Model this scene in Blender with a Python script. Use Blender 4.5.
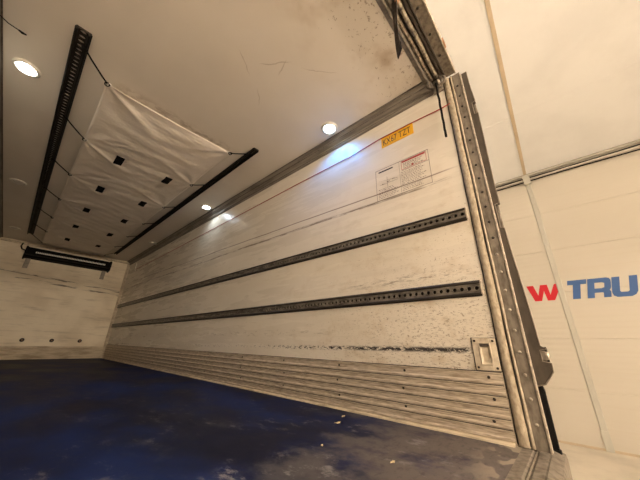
import bpy, bmesh, math, random
from mathutils import Vector, Matrix
random.seed(7)
scene = bpy.context.scene
for o in list(bpy.data.objects):
    bpy.data.objects.remove(o)
COL = scene.collection

# ------------------------------------------------------------------ camera
FPX = 265.558
RM = [[0.66528198, 0.28499821, 0.69005500],
      [-0.74630805, 0.22836555, 0.62519874],
      [0.02059573, -0.93092706, 0.36462395]]          # rows: world axes in camera (right, down, forward)
cam_d = bpy.data.cameras.new('camera')
cam = bpy.data.objects.new('camera', cam_d)
COL.objects.link(cam)
cam_d.sensor_width = 36.0
cam_d.lens = FPX / 640 * 36.0
cam_d.clip_start = 0.02
m3 = Matrix(((RM[0][0], -RM[0][1], -RM[0][2]),
             (RM[1][0], -RM[1][1], -RM[1][2]),
             (RM[2][0], -RM[2][1], -RM[2][2])))
cam.matrix_world = Matrix.Translation((0, 0, 1.60)) @ m3.to_4x4()
scene.camera = cam

# ------------------------------------------------------------------ world, exposure
world = bpy.data.worlds.new('world')
scene.world = world
world.use_nodes = True
world.node_tree.nodes['Background'].inputs[0].default_value = (1.0, 0.8, 0.58, 1)
world.node_tree.nodes['Background'].inputs[1].default_value = 0.05
vs = scene.view_settings
vs.view_transform = 'Standard'
vs.look = 'None'
vs.gamma = 1.0
vs.use_curve_mapping = False
vs.exposure = 1.93
LAMP_COLOR = (1.0, 0.795, 0.595)
LAMP_STRENGTH = 62.0
LED_POWER = 0.40
SIDE_LAMPS = 0.33
ADDED_LAMPS = ((4.7, 4.5, 5.0, False), (4.7, -6.0, 5.0, False), (-5.5, -8, 5.0, False), (-5.5, 0, 5.0, False),
         (-1.1, -2.9, 3.3, True), (0.5, -3.3, 3.3, True), (1.5, -8.5, 3.5, True), (1.2, -11.5, 3.5, True), (-0.6, -10.0, 3.5, True))  # added unseen lamps: position, height, turned across the doorway

# ------------------------------------------------------------------ dimensions (metres)
XR, XL = 1.85, -0.735          # inner faces of the body's side walls
ZF, ZC = 1.148, 3.709         # body floor and ceiling
YB = 9.08                     # inner face of the front bulkhead
YE = 0.322                    # rear end of the linings
WX = 7.395                    # warehouse wall
EAVE = 5.52
PITCH = 0.14

# ------------------------------------------------------------------ helpers: nodes
class NT:
    def __init__(self, name):
        self.m = bpy.data.materials.new(name)
        self.m.use_nodes = True
        self.t = self.m.node_tree
        self.b = self.t.nodes['Principled BSDF']
        self._pos = None
    def n(self, kind, **kw):
        x = self.t.nodes.new(kind)
        for k, v in kw.items():
            setattr(x, k, v)
        return x
    def put(self, sock, v):
        if isinstance(v, bpy.types.NodeSocket):
            self.t.links.new(v, sock)
        elif isinstance(v, (tuple, list)) and len(v) == 3 and sock.type == 'RGBA':
            sock.default_value = (*v, 1)
        else:
            sock.default_value = v
    def math(self, op, a, b=0.0, c=None):
        x = self.n('ShaderNodeMath', operation=op)
        self.put(x.inputs[0], a); self.put(x.inputs[1], b)
        if c is not None: self.put(x.inputs[2], c)
        return x.outputs[0]
    def add(self, a, b): return self.math('ADD', a, b)
    def mul(self, a, b): return self.math('MULTIPLY', a, b)
    def sub(self, a, b): return self.math('SUBTRACT', a, b)
    def pos(self):
        if self._pos is None:
            g = self.n('ShaderNodeNewGeometry')
            s = self.n('ShaderNodeSeparateXYZ')
            self.t.links.new(g.outputs['Position'], s.inputs[0])
            self._pos = (g.outputs['Position'], s.outputs[0], s.outputs[1], s.outputs[2])
        return self._pos
    def noise(self, scale=(1, 1, 1), detail=4, rough=0.55, off=(0, 0, 0)):
        mp = self.n('ShaderNodeMapping')
        self.t.links.new(self.pos()[0], mp.inputs['Vector'])
        mp.inputs['Scale'].default_value = scale
        mp.inputs['Location'].default_value = off
        x = self.n('ShaderNodeTexNoise')
        x.inputs['Scale'].default_value = 1.0
        x.inputs['Detail'].default_value = detail
        x.inputs['Roughness'].default_value = rough
        self.t.links.new(mp.outputs[0], x.inputs['Vector'])
        return x.outputs[0]
    def ramp(self, v, a, b, lo=0.0, hi=1.0, smooth=True):
        x = self.n('ShaderNodeMapRange')
        if smooth: x.interpolation_type = 'SMOOTHSTEP'
        self.put(x.inputs['Value'], v)
        self.put(x.inputs['From Min'], a); self.put(x.inputs['From Max'], b)
        self.put(x.inputs['To Min'], lo); self.put(x.inputs['To Max'], hi)
        return x.outputs[0]
    def mix(self, f, a, b, blend='MIX'):
        x = self.n('ShaderNodeMix', data_type='RGBA', blend_type=blend)
        self.put(x.inputs['Factor'], f)
        self.put(x.inputs[6], a); self.put(x.inputs[7], b)
        return x.outputs[2]
    def line(self, coord, target, w0, w1):
        """1 on the line coord = target, falling to 0 between w0 and w1 away"""
        d = self.math('ABSOLUTE', self.sub(coord, target))
        return self.ramp(d, w0, w1, 1.0, 0.0)
    def window(self, v, a, b, soft):
        return self.mul(self.ramp(v, a - soft, a + soft), self.ramp(v, b - soft, b + soft, 1.0, 0.0))
    def bump(self, h, strength=0.2, dist=0.01):
        x = self.n('ShaderNodeBump')
        x.inputs['Strength'].default_value = strength
        x.inputs['Distance'].default_value = dist
        self.put(x.inputs['Height'], h)
        self.t.links.new(x.outputs[0], self.b.inputs['Normal'])
    def done(self, color, rough=0.6, metal=0.0, spec=None):
        self.put(self.b.inputs['Base Color'], color)
        self.put(self.b.inputs['Roughness'], rough)
        self.put(self.b.inputs['Metallic'], metal)
        if spec is not None:
            self.b.inputs['Specular IOR Level'].default_value = spec
        return self.m

def plain(name, col, rough=0.6, metal=0.0, vary=0.25, scale=14.0, stretch=(1, 1, 1), dark=None, bump=0.0, spec=None):
    """worn single-colour surface: the colour drifts between itself and a dirtier tone"""
    k = NT(name)
    n = k.noise(tuple(scale * s for s in stretch), 5, 0.6)
    d = dark or tuple(c * (1 - vary * 1.6) for c in col)
    c = k.mix(k.ramp(n, 0.35, 0.72), col, d)
    if bump:
        k.bump(n, bump, 0.004)
    return k.done(c, rough, metal, spec)

def emit(name, col, strength):
    k = NT(name)
    k.b.inputs['Emission Color'].default_value = (*col, 1)
    k.b.inputs['Emission Strength'].default_value = strength
    n = k.noise((30, 30, 30), 2)
    return k.done(k.mix(n, (0.85, 0.85, 0.85), (0.8, 0.8, 0.8)), 0.4)

# ------------------------------------------------------------------ materials
def lining_material():
    k = NT('grp_lining')
    _, x, y, z = k.pos()
    zr = k.sub(z, ZF)
    col = k.mix(k.ramp(k.noise((1.2, 0.9, 1.6), 4), 0.35, 0.7), (0.76, 0.705, 0.61), (0.69, 0.635, 0.535))
    # horizontal smears of dirt
    sm = k.noise((3, 0.9, 9), 5, 0.6, (3, 1, 2))
    col = k.mix(k.mul(k.ramp(sm, 0.55, 0.80), k.ramp(y, 0.5, 5.0, 0.30, 0.05)), col, (0.46, 0.39, 0.30))
    # pits and scuffs, denser low down and near the doorway
    near = k.ramp(y, 0.3, 3.4, 1.0, 0.0)
    low = k.ramp(zr, 0.3, 2.3, 1.0, 0.12)
    dens = k.mul(near, low)
    stain = k.ramp(k.noise((7, 5, 7), 5, 0.7, (6, 1, 4)), 0.48, 0.75)
    col = k.mix(k.mul(k.mul(stain, dens), 0.75), col, (0.50, 0.39, 0.26))
    sp = k.noise((30, 48, 105), 5, 0.72)
    th = k.sub(0.74, k.mul(dens, 0.19))
    pits = k.ramp(k.sub(sp, th), 0.0, 0.05)
    col = k.mix(k.mul(pits, 0.8), col, (0.26, 0.20, 0.14))
    sp2 = k.noise((60, 22, 150), 4, 0.7, (5, 2, 1))
    pits2 = k.ramp(k.sub(sp2, k.sub(0.76, k.mul(dens, 0.185))), 0.0, 0.04)
    col = k.mix(k.mul(pits2, 0.75), col, (0.22, 0.17, 0.12))
    # two long scratch lines at chest height
    w = k.mul(k.sub(k.noise((1, 0.7, 1), 3), 0.5), 0.05)
    l1 = k.line(zr, k.add(k.add(1.685, w), k.mul(k.sub(y, 0.46), 0.0245)), 0.002, 0.009)
    l1 = k.mul(l1, k.ramp(k.noise((1, 3, 1), 2, 0.5, (9, 0, 0)), 0.25, 0.42))
    l1 = k.mul(l1, k.window(y, 0.40, 8.3, 0.1))
    col = k.mix(k.mul(l1, 0.8), col, (0.16, 0.10, 0.08))
    l2 = k.line(zr, k.add(k.add(1.612, w), k.mul(k.sub(y, 0.46), 0.0165)), 0.004, 0.018)
    l2 = k.mul(l2, k.ramp(k.noise((30, 5, 80), 4, 0.7, (1, 7, 0)), 0.38, 0.58))
    l2 = k.mul(l2, k.window(y, 0.44, 8.3, 0.1))
    col = k.mix(k.mul(l2, 0.85), col, (0.14, 0.10, 0.07))
    # the black scuff at pallet height
    s1 = k.line(zr, k.sub(0.437, k.mul(k.sub(y, 0.4), 0.010)), 0.004, 0.024)
    s1 = k.mul(s1, k.ramp(k.sub(k.noise((30, 34, 90), 5, 0.75, (2, 2, 2)), k.ramp(y, 0.6, 2.9, 0.43, 0.57)), 0.0, 0.05))
    s1 = k.mul(s1, k.window(y, 0.46, 8.0, 0.03))
    col = k.mix(s1, col, (0.035, 0.03, 0.028))
    s3 = k.mul(k.line(zr, 0.545, 0.0, 0.05), k.ramp(k.noise((30, 12, 60), 5, 0.75, (7, 2, 5)), 0.54, 0.64))
    col = k.mix(k.mul(k.mul(s3, k.window(y, 1.6, 8.2, 0.4)), 0.6), col, (0.2, 0.15, 0.10))
    # dull scuffing above the lower rail close to the door
    s2 = k.mul(k.line(zr, k.sub(0.885, k.mul(y, -0.02)), 0.0, 0.05), k.window(y, 0.42, 1.3, 0.15))
    s2 = k.mul(s2, k.ramp(k.noise((30, 10, 55), 5, 0.75, (4, 4, 4)), 0.5, 0.6))
    col = k.mix(k.mul(s2, 0.7), col, (0.2, 0.16, 0.12))
    k.bump(k.noise((14, 10, 14), 3), 0.05, 0.004)
    return k.done(col, k.ramp(sm, 0.3, 0.75, 0.20, 0.40), 0.0, 0.35)

def bulkhead_material():
    k = NT('bulkhead_panel')
    _, x, y, z = k.pos()
    zr = k.sub(z, ZF)
    col = k.mix(k.ramp(k.noise((1.5, 1, 1.8), 5), 0.35, 0.7), (0.80, 0.71, 0.54), (0.66, 0.565, 0.405))
    sm = k.noise((1.6, 1, 14), 5, 0.65)
    col = k.mix(k.mul(k.ramp(sm, 0.5, 0.75), 0.55), col, (0.36, 0.29, 0.2))
    for (z0, slope, gate, off) in ((1.86, -0.085, 0.47, 0), (1.74, -0.075, 0.5, 3)):
        t = k.add(z0, k.mul(k.add(x, 0.4), slope))
        l = k.line(zr, t, 0.006, 0.034)
        l = k.mul(l, k.ramp(k.noise((2.4, 1, 26), 4, 0.65, (off, 0, 0)), gate, gate + 0.07))
        col = k.mix(k.mul(l, 0.9), col, (0.07, 0.055, 0.04))
    return k.done(col, 0.5)

def floor_material():
    k = NT('blue_floor_coating')
    _, x, y, z = k.pos()
    n1 = k.noise((1.6, 1.1, 1), 6, 0.62)
    col = k.mix(k.ramp(n1, 0.38, 0.66), (0.0025, 0.0045, 0.020), (0.005, 0.016, 0.082))
    # coating worn to grey, and to brown towards the doorway corner
    wear = k.add(k.noise((2.6, 2.0, 1), 6, 0.66, (4, 3, 0)), k.ramp(y, 0.2, 2.4, 0.24, -0.14))
    brown = k.mul(k.ramp(y, 0.5, 1.5, 1.0, 0.0), k.ramp(x, 0.4, 1.3))
    wcol = k.mix(brown, (0.052, 0.056, 0.073), (0.15, 0.125, 0.106))
    col = k.mix(k.mul(k.ramp(wear, 0.53, 0.72), 0.85), col, wcol)
    fine = k.noise((14, 8, 1), 6, 0.75, (1, 5, 0))
    pal = k.mul(k.ramp(fine, 0.52, 0.68), k.ramp(y, 0.3, 2.6, 0.95, 0.15))
    pal = k.mul(pal, k.ramp(k.noise((3.0, 2.6, 1), 3, 0.5, (8, 8, 0)), 0.45, 0.6))
    col = k.mix(pal, col, (0.23, 0.215, 0.215))
    grit = k.mul(k.ramp(k.noise((22, 34, 1), 5, 0.75, (3, 9, 0)), 0.5, 0.68), k.ramp(y, 0.3, 1.8, 0.55, 0.0))
    col = k.mix(grit, col, (0.035, 0.03, 0.034))
    # bare patches beside the sill in the corner
    bare = k.ramp(k.noise((9, 14, 1), 2, 0.4, (2, 6, 0)), 0.47, 0.54)
    bare = k.mul(bare, k.mul(k.ramp(y, 0.30, 0.50, 1.0, 0.0), k.ramp(x, 1.1, 1.6)))
    col = k.mix(k.mul(bare, 0.75), col, (0.42, 0.36, 0.27))
    k.bump(fine, 0.12, 0.003)
    return k.done(col, k.ramp(n1, 0.3, 0.7, 0.5, 0.66), 0.0, 0.15)

def ceiling_material():
    k = NT('grp_ceiling')
    _, x, y, z = k.pos()
    col = k.mix(k.ramp(k.noise((0.8, 0.8, 1), 4), 0.35, 0.7), (0.83, 0.775, 0.69), (0.76, 0.70, 0.61))
    # brown spatter near the header
    near = k.ramp(y, 0.45, 1.25, 1.0, 0.0)
    sp = k.noise((34, 34, 1), 4, 0.7)
    col = k.mix(k.mul(k.ramp(k.sub(sp, k.sub(0.74, k.mul(near, 0.16))), 0.0, 0.05), 0.7), col, (0.28, 0.2, 0.13))
    col = k.mix(k.mul(near, k.ramp(k.noise((4, 4, 1), 3), 0.45, 0.75)), col, (0.50, 0.40, 0.29))
    # dirt where the tarpaulin's leading edge rubs
    rub = k.mul(k.line(y, 2.53, 0.0, 0.12), k.window(x, 0.05, 1.15, 0.08))
    rub = k.mul(rub, k.ramp(k.noise((10, 16, 1), 5, 0.7), 0.4, 0.62))
    col = k.mix(k.mul(rub, 0.55), col, (0.30, 0.23, 0.16))
    # a few scratches
    for (ax, ay, bx_, by_, w, seed) in ((0.77, 1.38, 0.90, 1.20, 0.006, 1), (0.91, 1.33, 0.88, 1.22, 0.005, 2),
                                        (1.02, 1.14, 1.22, 0.98, 0.003, 3), (0.98, 1.72, 0.90, 1.60, 0.004, 5),
                                        (0.60, 1.42, 0.74, 1.52, 0.004, 8)):
        dx, dy = bx_ - ax, by_ - ay
        L = math.hypot(dx, dy); dx /= L; dy /= L
        u = k.add(k.mul(k.sub(x, ax), dx), k.mul(k.sub(y, ay), dy))
        v = k.sub(k.mul(k.sub(x, ax), -dy), k.mul(k.sub(y, ay), -dx))
        v = k.add(v, k.mul(k.sub(k.noise((9, 9, 1), 3, 0.5, (seed, 0, 0)), 0.5), 0.05))
        l = k.mul(k.line(v, 0.0, w * 0.3, w * 1.2), k.window(u, 0.0, L, 0.04))
        col = k.mix(k.mul(l, 0.4), col, (0.30, 0.22, 0.14))
    return k.done(col, 0.42)

def panel_material():
    k = NT('warehouse_panel_steel')
    _, x, y, z = k.pos()
    col = k.mix(k.ramp(k.noise((0.5, 0.5, 0.9), 3), 0.3, 0.7), (0.72, 0.68, 0.60), (0.68, 0.64, 0.56))
    wv = k.math('SINE', k.mul(z, 2 * math.pi / 0.10))
    fine = k.noise((1, 0.35, 22), 3, 0.6)
    col = k.mix(k.mul(k.ramp(fine, 0.5, 0.75), 0.22), col, (0.62, 0.56, 0.45))
    k.bump(k.ramp(wv, -1, 1), 0.07, 0.010)
    return k.done(col, 0.38)

M = {}
M['lining'] = lining_material()
M['bulkhead'] = bulkhead_material()
M['floor'] = floor_material()
M['ceiling'] = ceiling_material()
M['panel'] = panel_material()
M['roof'] = plain('roof_sheet', (0.90, 0.92, 0.94), 0.6, 0, 0.04, 1.2)
M['batten'] = plain('roof_batten', (0.66, 0.55, 0.40), 0.6, 0, 0.08, 4)
M['concrete'] = plain('pale_concrete', (0.74, 0.68, 0.58), 0.7, 0, 0.12, 1.6)
M['flashing'] = plain('flashing', (0.56, 0.54, 0.48), 0.45, 0, 0.12, 5)
M['strip'] = plain('cover_strip_grey', (0.66, 0.65, 0.58), 0.45, 0, 0.1, 3, (1, 1, .4))
M['boards'] = plain('bulkhead_board', (0.62, 0.53, 0.39), 0.6, 0, 0.25, 3, (1, 1, 6), (0.34, 0.27, 0.18))
M['planks'] = plain('kick_plank_alloy', (0.66, 0.575, 0.455), 0.45, 0.3, 0.36, 12, (4, 1.0, 10), (0.34, 0.275, 0.20), 0.25)
M['floortrim'] = plain('floor_seal', (0.62, 0.52, 0.37), 0.6, 0, 0.3, 22, (1, 0.3, 1))
M['coving'] = plain('coving_alloy', (0.25, 0.222, 0.185), 0.5, 0.15, 0.32, 8, (3, 0.4, 3), (0.13, 0.11, 0.088), 0.2)
M['seal'] = plain('dusty_seal', (0.47, 0.40, 0.295), 0.75, 0, 0.28, 34, (2, 2, 0.9), (0.29, 0.235, 0.165), 0.4)
M['steel'] = plain('frame_steel', (0.27, 0.235, 0.19), 0.5, 0.25, 0.3, 22, (1.5, 1.5, 0.6), (0.13, 0.105, 0.08), 0.25)
M['darksteel'] = plain('flange_steel', (0.085, 0.07, 0.054), 0.5, 0.2, 0.34, 14, (2, 2, 0.7), (0.055, 0.044, 0.034))
M['edge'] = plain('bare_edge', (0.52, 0.45, 0.355), 0.45, 0.15, 0.3, 30)
M['bolt'] = plain('bolt_zinc', (0.55, 0.49, 0.40), 0.4, 0.4, 0.3, 60)
M['darkbolt_and_shade'] = plain('rust_and_joint_shade', (0.04, 0.03, 0.022), 0.7, 0.1, 0.3, 60)  # screws, and the shade painted into the kick board grooves
M['track'] = plain('track_steel', (0.06, 0.05, 0.04), 0.45, 0.4, 0.34, 12, (3, 0.6, 3), (0.03, 0.025, 0.02))
M['tracklit'] = plain('track_steel_lit', (0.24, 0.215, 0.18), 0.4, 0.4, 0.4, 14, (3, 0.7, 3), (0.06, 0.05, 0.04))  # track steel lightened as if web and hole rims caught the light
M['rail'] = plain('rail_black_and_slot_shade', (0.014, 0.012, 0.010), 0.6, 0.0, 0.25, 9, dark=(0.007, 0.006, 0.005), spec=0.15)
M['railslat'] = plain('ceiling_rail_web', (0.035, 0.029, 0.023), 0.6, 0.0, 0.25, 9, spec=0.2)
M['black'] = plain('black_cord', (0.005, 0.0047, 0.0043), 0.7, 0, 0.2, 40, spec=0.15)
M['rubber'] = plain('black_rubber', (0.005, 0.0047, 0.0045), 0.7, 0, 0.2, 30, spec=0.15)
M['strap'] = plain('grey_webbing', (0.095, 0.08, 0.066), 0.85, 0, 0.35, 30, (1, 1, 2.5), (0.03, 0.024, 0.02), spec=0.2)
M['rust'] = plain('rusty_pin', (0.45, 0.25, 0.15), 0.7, 0.1, 0.3, 40)
M['rod'] = plain('dirty_rod', (0.42, 0.36, 0.265), 0.6, 0.1, 0.4, 26, (1.6, 1, 1), (0.06, 0.046, 0.034))
M['grime'] = plain('grimy_channel', (0.11, 0.09, 0.068), 0.65, 0.1, 0.4, 14, (0.7, 3, 3), (0.03, 0.023, 0.017))
M['red'] = plain('red_cord', (0.42, 0.03, 0.03), 0.6, 0, 0.2, 20)
M['white'] = plain('white_plastic', (0.75, 0.72, 0.64), 0.45, 0, 0.1, 20)
M['grey'] = plain('grey_plastic', (0.34, 0.30, 0.24), 0.6, 0, 0.2, 20)
M['blackbox'] = plain('evaporator_black', (0.004, 0.0035, 0.003), 0.7, 0, 0.2, 10, spec=0.1)
M['grille'] = plain('alloy_and_grille_glint', (0.92, 0.90, 0.85), 0.3, 0.0, 0.05, 30)  # near white: reflected light painted onto the grille fins; also plain eyelet metal
M['leaf'] = plain('dry_leaf', (0.72, 0.58, 0.34), 0.7, 0, 0.25, 60)
M['yellow'] = plain('yellow_sticker', (0.80, 0.42, 0.015), 0.45, 0, 0.05, 10)
M['ink'] = plain('black_ink', (0.035, 0.03, 0.03), 0.6, 0, 0.2, 30)
M['redink'] = plain('red_ink', (0.45, 0.05, 0.05), 0.6, 0, 0.2, 30)
M['greyink'] = plain('faded_ink', (0.23, 0.18, 0.16), 0.6, 0, 0.3, 40)
M['paintred'] = plain('red_wall_lettering', (0.70, 0.012, 0.03), 0.45, 0, 0.05, 4)
M['paintblue'] = plain('blue_wall_lettering', (0.055, 0.15, 0.42), 0.45, 0, 0.05, 4)
M['recess'] = plain('cream_pressed_plate', (0.66, 0.58, 0.45), 0.5, 0, 0.25, 18, dark=(0.42, 0.34, 0.24))
M['patch'] = plain('velcro_black', (0.005, 0.0045, 0.0045), 0.9, 0, 0.2, 60, spec=0.1)

def tarp_material():
    k = NT('tarpaulin_cloth')
    n = k.noise((2.5, 2.5, 1), 5, 0.6)
    col = k.mix(k.ramp(n, 0.4, 0.75), (0.90, 0.83, 0.74), (0.82, 0.74, 0.64))
    k.bump(k.noise((6, 17, 1), 5, 0.62), 0.45, 0.02)
    return k.done(col, 0.55)
M['tarp'] = tarp_material()

# ------------------------------------------------------------------ helpers: meshes
def box(bm, x0, x1, y0, y1, z0, z1, bev=0.0):
    v = [bm.verts.new(p) for p in ((x0, y0, z0), (x1, y0, z0), (x1, y1, z0), (x0, y1, z0),
                                   (x0, y0, z1), (x1, y0, z1), (x1, y1, z1), (x0, y1, z1))]
    fs = [bm.faces.new([v[i] for i in f]) for f in ((3, 2, 1, 0), (4, 5, 6, 7), (0, 1, 5, 4), (1, 2, 6, 5), (2, 3, 7, 6), (3, 0, 4, 7))]
    if bev:
        es = list({e for f in fs for e in f.edges})
        bmesh.ops.bevel(bm, geom=es, offset=bev, segments=2, affect='EDGES', profile=0.5)
    return bm

def prism(bm, prof, axis, a, b):
    """extrude a closed profile; axis 'x': prof=(y,z), 'y': prof=(x,z), 'z': prof=(x,y)"""
    def P(p, t):
        return {'x': (t, p[0], p[1]), 'y': (p[0], t, p[1]), 'z': (p[0], p[1], t)}[axis]
    A = [bm.verts.new(P(p, a)) for p in prof]
    B = [bm.verts.new(P(p, b)) for p in prof]
    n = len(prof)
    for i in range(n):
        bm.faces.new((A[i], A[(i + 1) % n], B[(i + 1) % n], B[i]))
    bm.faces.new(A[::-1]); bm.faces.new(B)
    bmesh.ops.recalc_face_normals(bm, faces=bm.faces)
    return bm

def tube(bm, pts, r, seg=8, closed=False):
    pts = [Vector(p) for p in pts]
    n = len(pts)
    rings = []
    up = None
    for i, p in enumerate(pts):
        if closed:
            t = (pts[(i + 1) % n] - pts[i - 1]).normalized()
        else:
            t = (pts[min(i + 1, n - 1)] - pts[max(i - 1, 0)]).normalized()
        if up is None:
            up = Vector((0, 0, 1)) if abs(t.z) < 0.9 else Vector((1, 0, 0))
        s = t.cross(up).normalized()
        up = s.cross(t).normalized()
        rr = r[i] if isinstance(r, (list, tuple)) else r
        rings.append([bm.verts.new(p + (s * math.cos(2 * math.pi * k / seg) + up * math.sin(2 * math.pi * k / seg)) * rr) for k in range(seg)])
    for i in range(n if closed else n - 1):
        a, b = rings[i], rings[(i + 1) % n]
        for k in range(seg):
            bm.faces.new((a[k], a[(k + 1) % seg], b[(k + 1) % seg], b[k]))
    if not closed:
        bm.faces.new(rings[0][::-1]); bm.faces.new(rings[-1])
    bmesh.ops.recalc_face_normals(bm, faces=bm.faces)
    return bm

def lathe(bm, prof, seg, origin, axis):
    """revolve (radius, height) profile about `axis` through origin"""
    ax = Vector(axis).normalized()
    s = ax.orthogonal().normalized(); t = ax.cross(s)
    o = Vector(origin)
    rings = []
    for (r, h) in prof:
        if r < 1e-6:
            rings.append([bm.verts.new(o + ax * h)])
        else:
            rings.append([bm.verts.new(o + ax * h + (s * math.cos(2 * math.pi * k / seg) + t * math.sin(2 * math.pi * k / seg)) * r) for k in range(seg)])
    for a, b in zip(rings, rings[1:]):
        for k in range(seg):
            k2 = (k + 1) % seg
            if len(a) == 1 and len(b) == 1: continue
            if len(a) == 1: bm.faces.new((a[0], b[k], b[k2]))
            elif len(b) == 1: bm.faces.new((a[k], a[k2], b[0]))
            else: bm.faces.new((a[k], a[k2], b[k2], b[k]))
    bmesh.ops.recalc_face_normals(bm, faces=bm.faces)
    return bm

NB = bmesh.new
def wloc(o):
    v = Vector((0, 0, 0))
    while o is not None:
        v += o.location
        o = o.parent
    return v

def obj(name, bm, m, parent=None, smooth=False):
    """one mesh object; geometry is given in world coordinates, the origin goes to its base centre"""
    xs = [v.co for v in bm.verts]
    lo = Vector([min(c[i] for c in xs) for i in range(3)]); hi = Vector([max(c[i] for c in xs) for i in range(3)])
    base = Vector(((lo.x + hi.x) / 2, (lo.y + hi.y) / 2, lo.z))
    bmesh.ops.translate(bm, verts=bm.verts, vec=-base)
    me = bpy.data.meshes.new(name)
    bm.to_mesh(me); bm.free()
    if smooth:
        for p in me.polygons: p.use_smooth = True
    me.materials.append(M[m] if isinstance(m, str) else m)
    o = bpy.data.objects.new(name, me)
    COL.objects.link(o)
    if parent is not None:
        o.parent = parent
        o.location = base - wloc(parent)
    else:
        o.location = base
    return o

def clone(o, world_base, parent):
    """a shared-mesh copy of a part"""
    c = o.copy(); COL.objects.link(c)
    c.parent = parent
    c.location = Vector(world_base) - (wloc(parent) if parent is not None else Vector((0, 0, 0)))
    return c

def thing(name, label, cat, loc, group=None, kind=None):
    o = bpy.data.objects.new(name, None)
    COL.objects.link(o)
    o.empty_display_size = 0.1
    o.location = loc
    return tag(o, label, cat, group, kind)

def tag(o, label, cat, group=None, kind=None):
    o['label'] = label
    if cat: o['category'] = cat
    if group: o['group'] = group
    if kind: o['kind'] = kind
    return o

def struct(name, bm, m, label):
    return tag(obj(name, bm, m), label, None, None, 'structure')

# ================================================================== the warehouse around the truck
WL, WN, WF = -12.4, -20.0, 15.0        # left wall, wall behind the camera, far wall
RIDGE = -2.5
RZ = EAVE + (WX - RIDGE) * PITCH
struct('floor_warehouse', box(NB(), WL - .2, WX + .2, WN - .2, WF + .2, -0.12, 0), 'concrete', 'pale cream warehouse floor below the wall at the right')

wall = thing('wall_warehouse_right', 'cream ribbed panel wall of the warehouse beyond the truck doorway', None, (WX, -2.5, 0), kind='structure')
obj('backing', box(NB(), WX + .03, WX + .18, WN, WF, 0, EAVE), 'panel', wall)
JZ = [0.02, 0.90, 1.80, 2.70, 3.60, 4.48, EAVE]
for a, b in zip(JZ, JZ[1:]):
    for (ya, yb) in ((WN, -10.05), (-10.05, -5.05), (-5.05, -0.045), (-0.045, 5), (5, WF)):
        obj('panel', box(NB(), WX, WX + .06, ya + .004, yb - .004, a + .0018, b - .0018, 0.002), 'panel', wall)
# cover strip on the panel joint and its foot
cs = obj('cover_strip', prism(NB(), [(WX, -.095), (WX, .003), (WX - .012, -.002), (WX - .018, -.012), (WX - .018, -.08), (WX - .012, -.088)], 'z', 0.28, EAVE - .10), 'strip', wall)
obj('strip_foot', box(NB(), WX - .024, WX, -.098, .006, 0.0, .30, .003), 'strip', wall)
obj('baseboard', box(NB(), WX - .012, WX, WN, WF, 0.0, 0.035), 'batten', wall)

for nm, bmx, lb in (('wall_warehouse_left', box(NB(), WL - .2, WL, WN, WF, 0, EAVE), 'warehouse side wall far to the left of the truck'),
                    ('wall_warehouse_rear', box(NB(), WL, WX, WN - .2, WN, 0, RZ), 'warehouse end wall behind the camera'),
                    ('wall_warehouse_front', box(NB(), WL, WX, WF, WF + .2, 0, RZ), 'warehouse end wall beyond the truck cab')):
    struct(nm, bmx, 'panel', lb)

roof = thing('ceiling_warehouse', 'bright white pitched warehouse roof lining above the right wall', None, (RIDGE, -2.5, EAVE), kind='structure')
def roof_z(x): return EAVE + (WX - x) * PITCH if x > RIDGE else EAVE + (x - WL) * (RZ - EAVE) / (RIDGE - WL)
obj('deck', prism(NB(), [(WX + .2, EAVE + .05), (RIDGE, RZ + .05), (WL - .2, EAVE + .05), (WL - .2, EAVE + .25), (RIDGE, RZ + .25), (WX + .2, EAVE + .25)], 'y', WN, WF), 'roof', roof)
for (xa, xb) in ((WX, 5.382), (5.378, 3.2), (3.2, 0.4), (0.4, RIDGE)):
    for (ya, yb) in ((WN, -10.1), (-10.1, -5.1), (-5.1, -0.1), (-0.1, 4.9), (4.9, WF)):
        obj('roof_sheet', prism(NB(), [(xa, roof_z(xa)), (xb, roof_z(xb)), (xb, roof_z(xb) + .05), (xa, roof_z(xa) + .05)], 'y', ya + .001, yb - .001), 'roof', roof)
for yb in (-10.1, -5.1, -0.04, 4.9):
    bm = NB()
    dy = -0.034          # the batten drifts a little as it climbs
    x0, x1 = WX - .02, RIDGE
    za, zb = roof_z(x0) - .012, roof_z(x1) - .012
    A = [(x0, yb - .028, za), (x0, yb + .028, za), (x0, yb + .028, za + .02), (x0, yb - .028, za + .02)]
    B = [(x1, p[1] + dy * (x0 - x1), p[2] - za + zb) for p in A]
    va = [bm.verts.new(p) for p in A]; vb = [bm.verts.new(p) for p in B]
    for i in range(4): bm.faces.new((va[i], va[(i + 1) % 4], vb[(i + 1) % 4], vb[i]))
    bm.faces.new(va[::-1]); bm.faces.new(vb)
    bmesh.ops.recalc_face_normals(bm, faces=bm.faces)
    obj('batten', bm, 'batten', roof)

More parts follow.
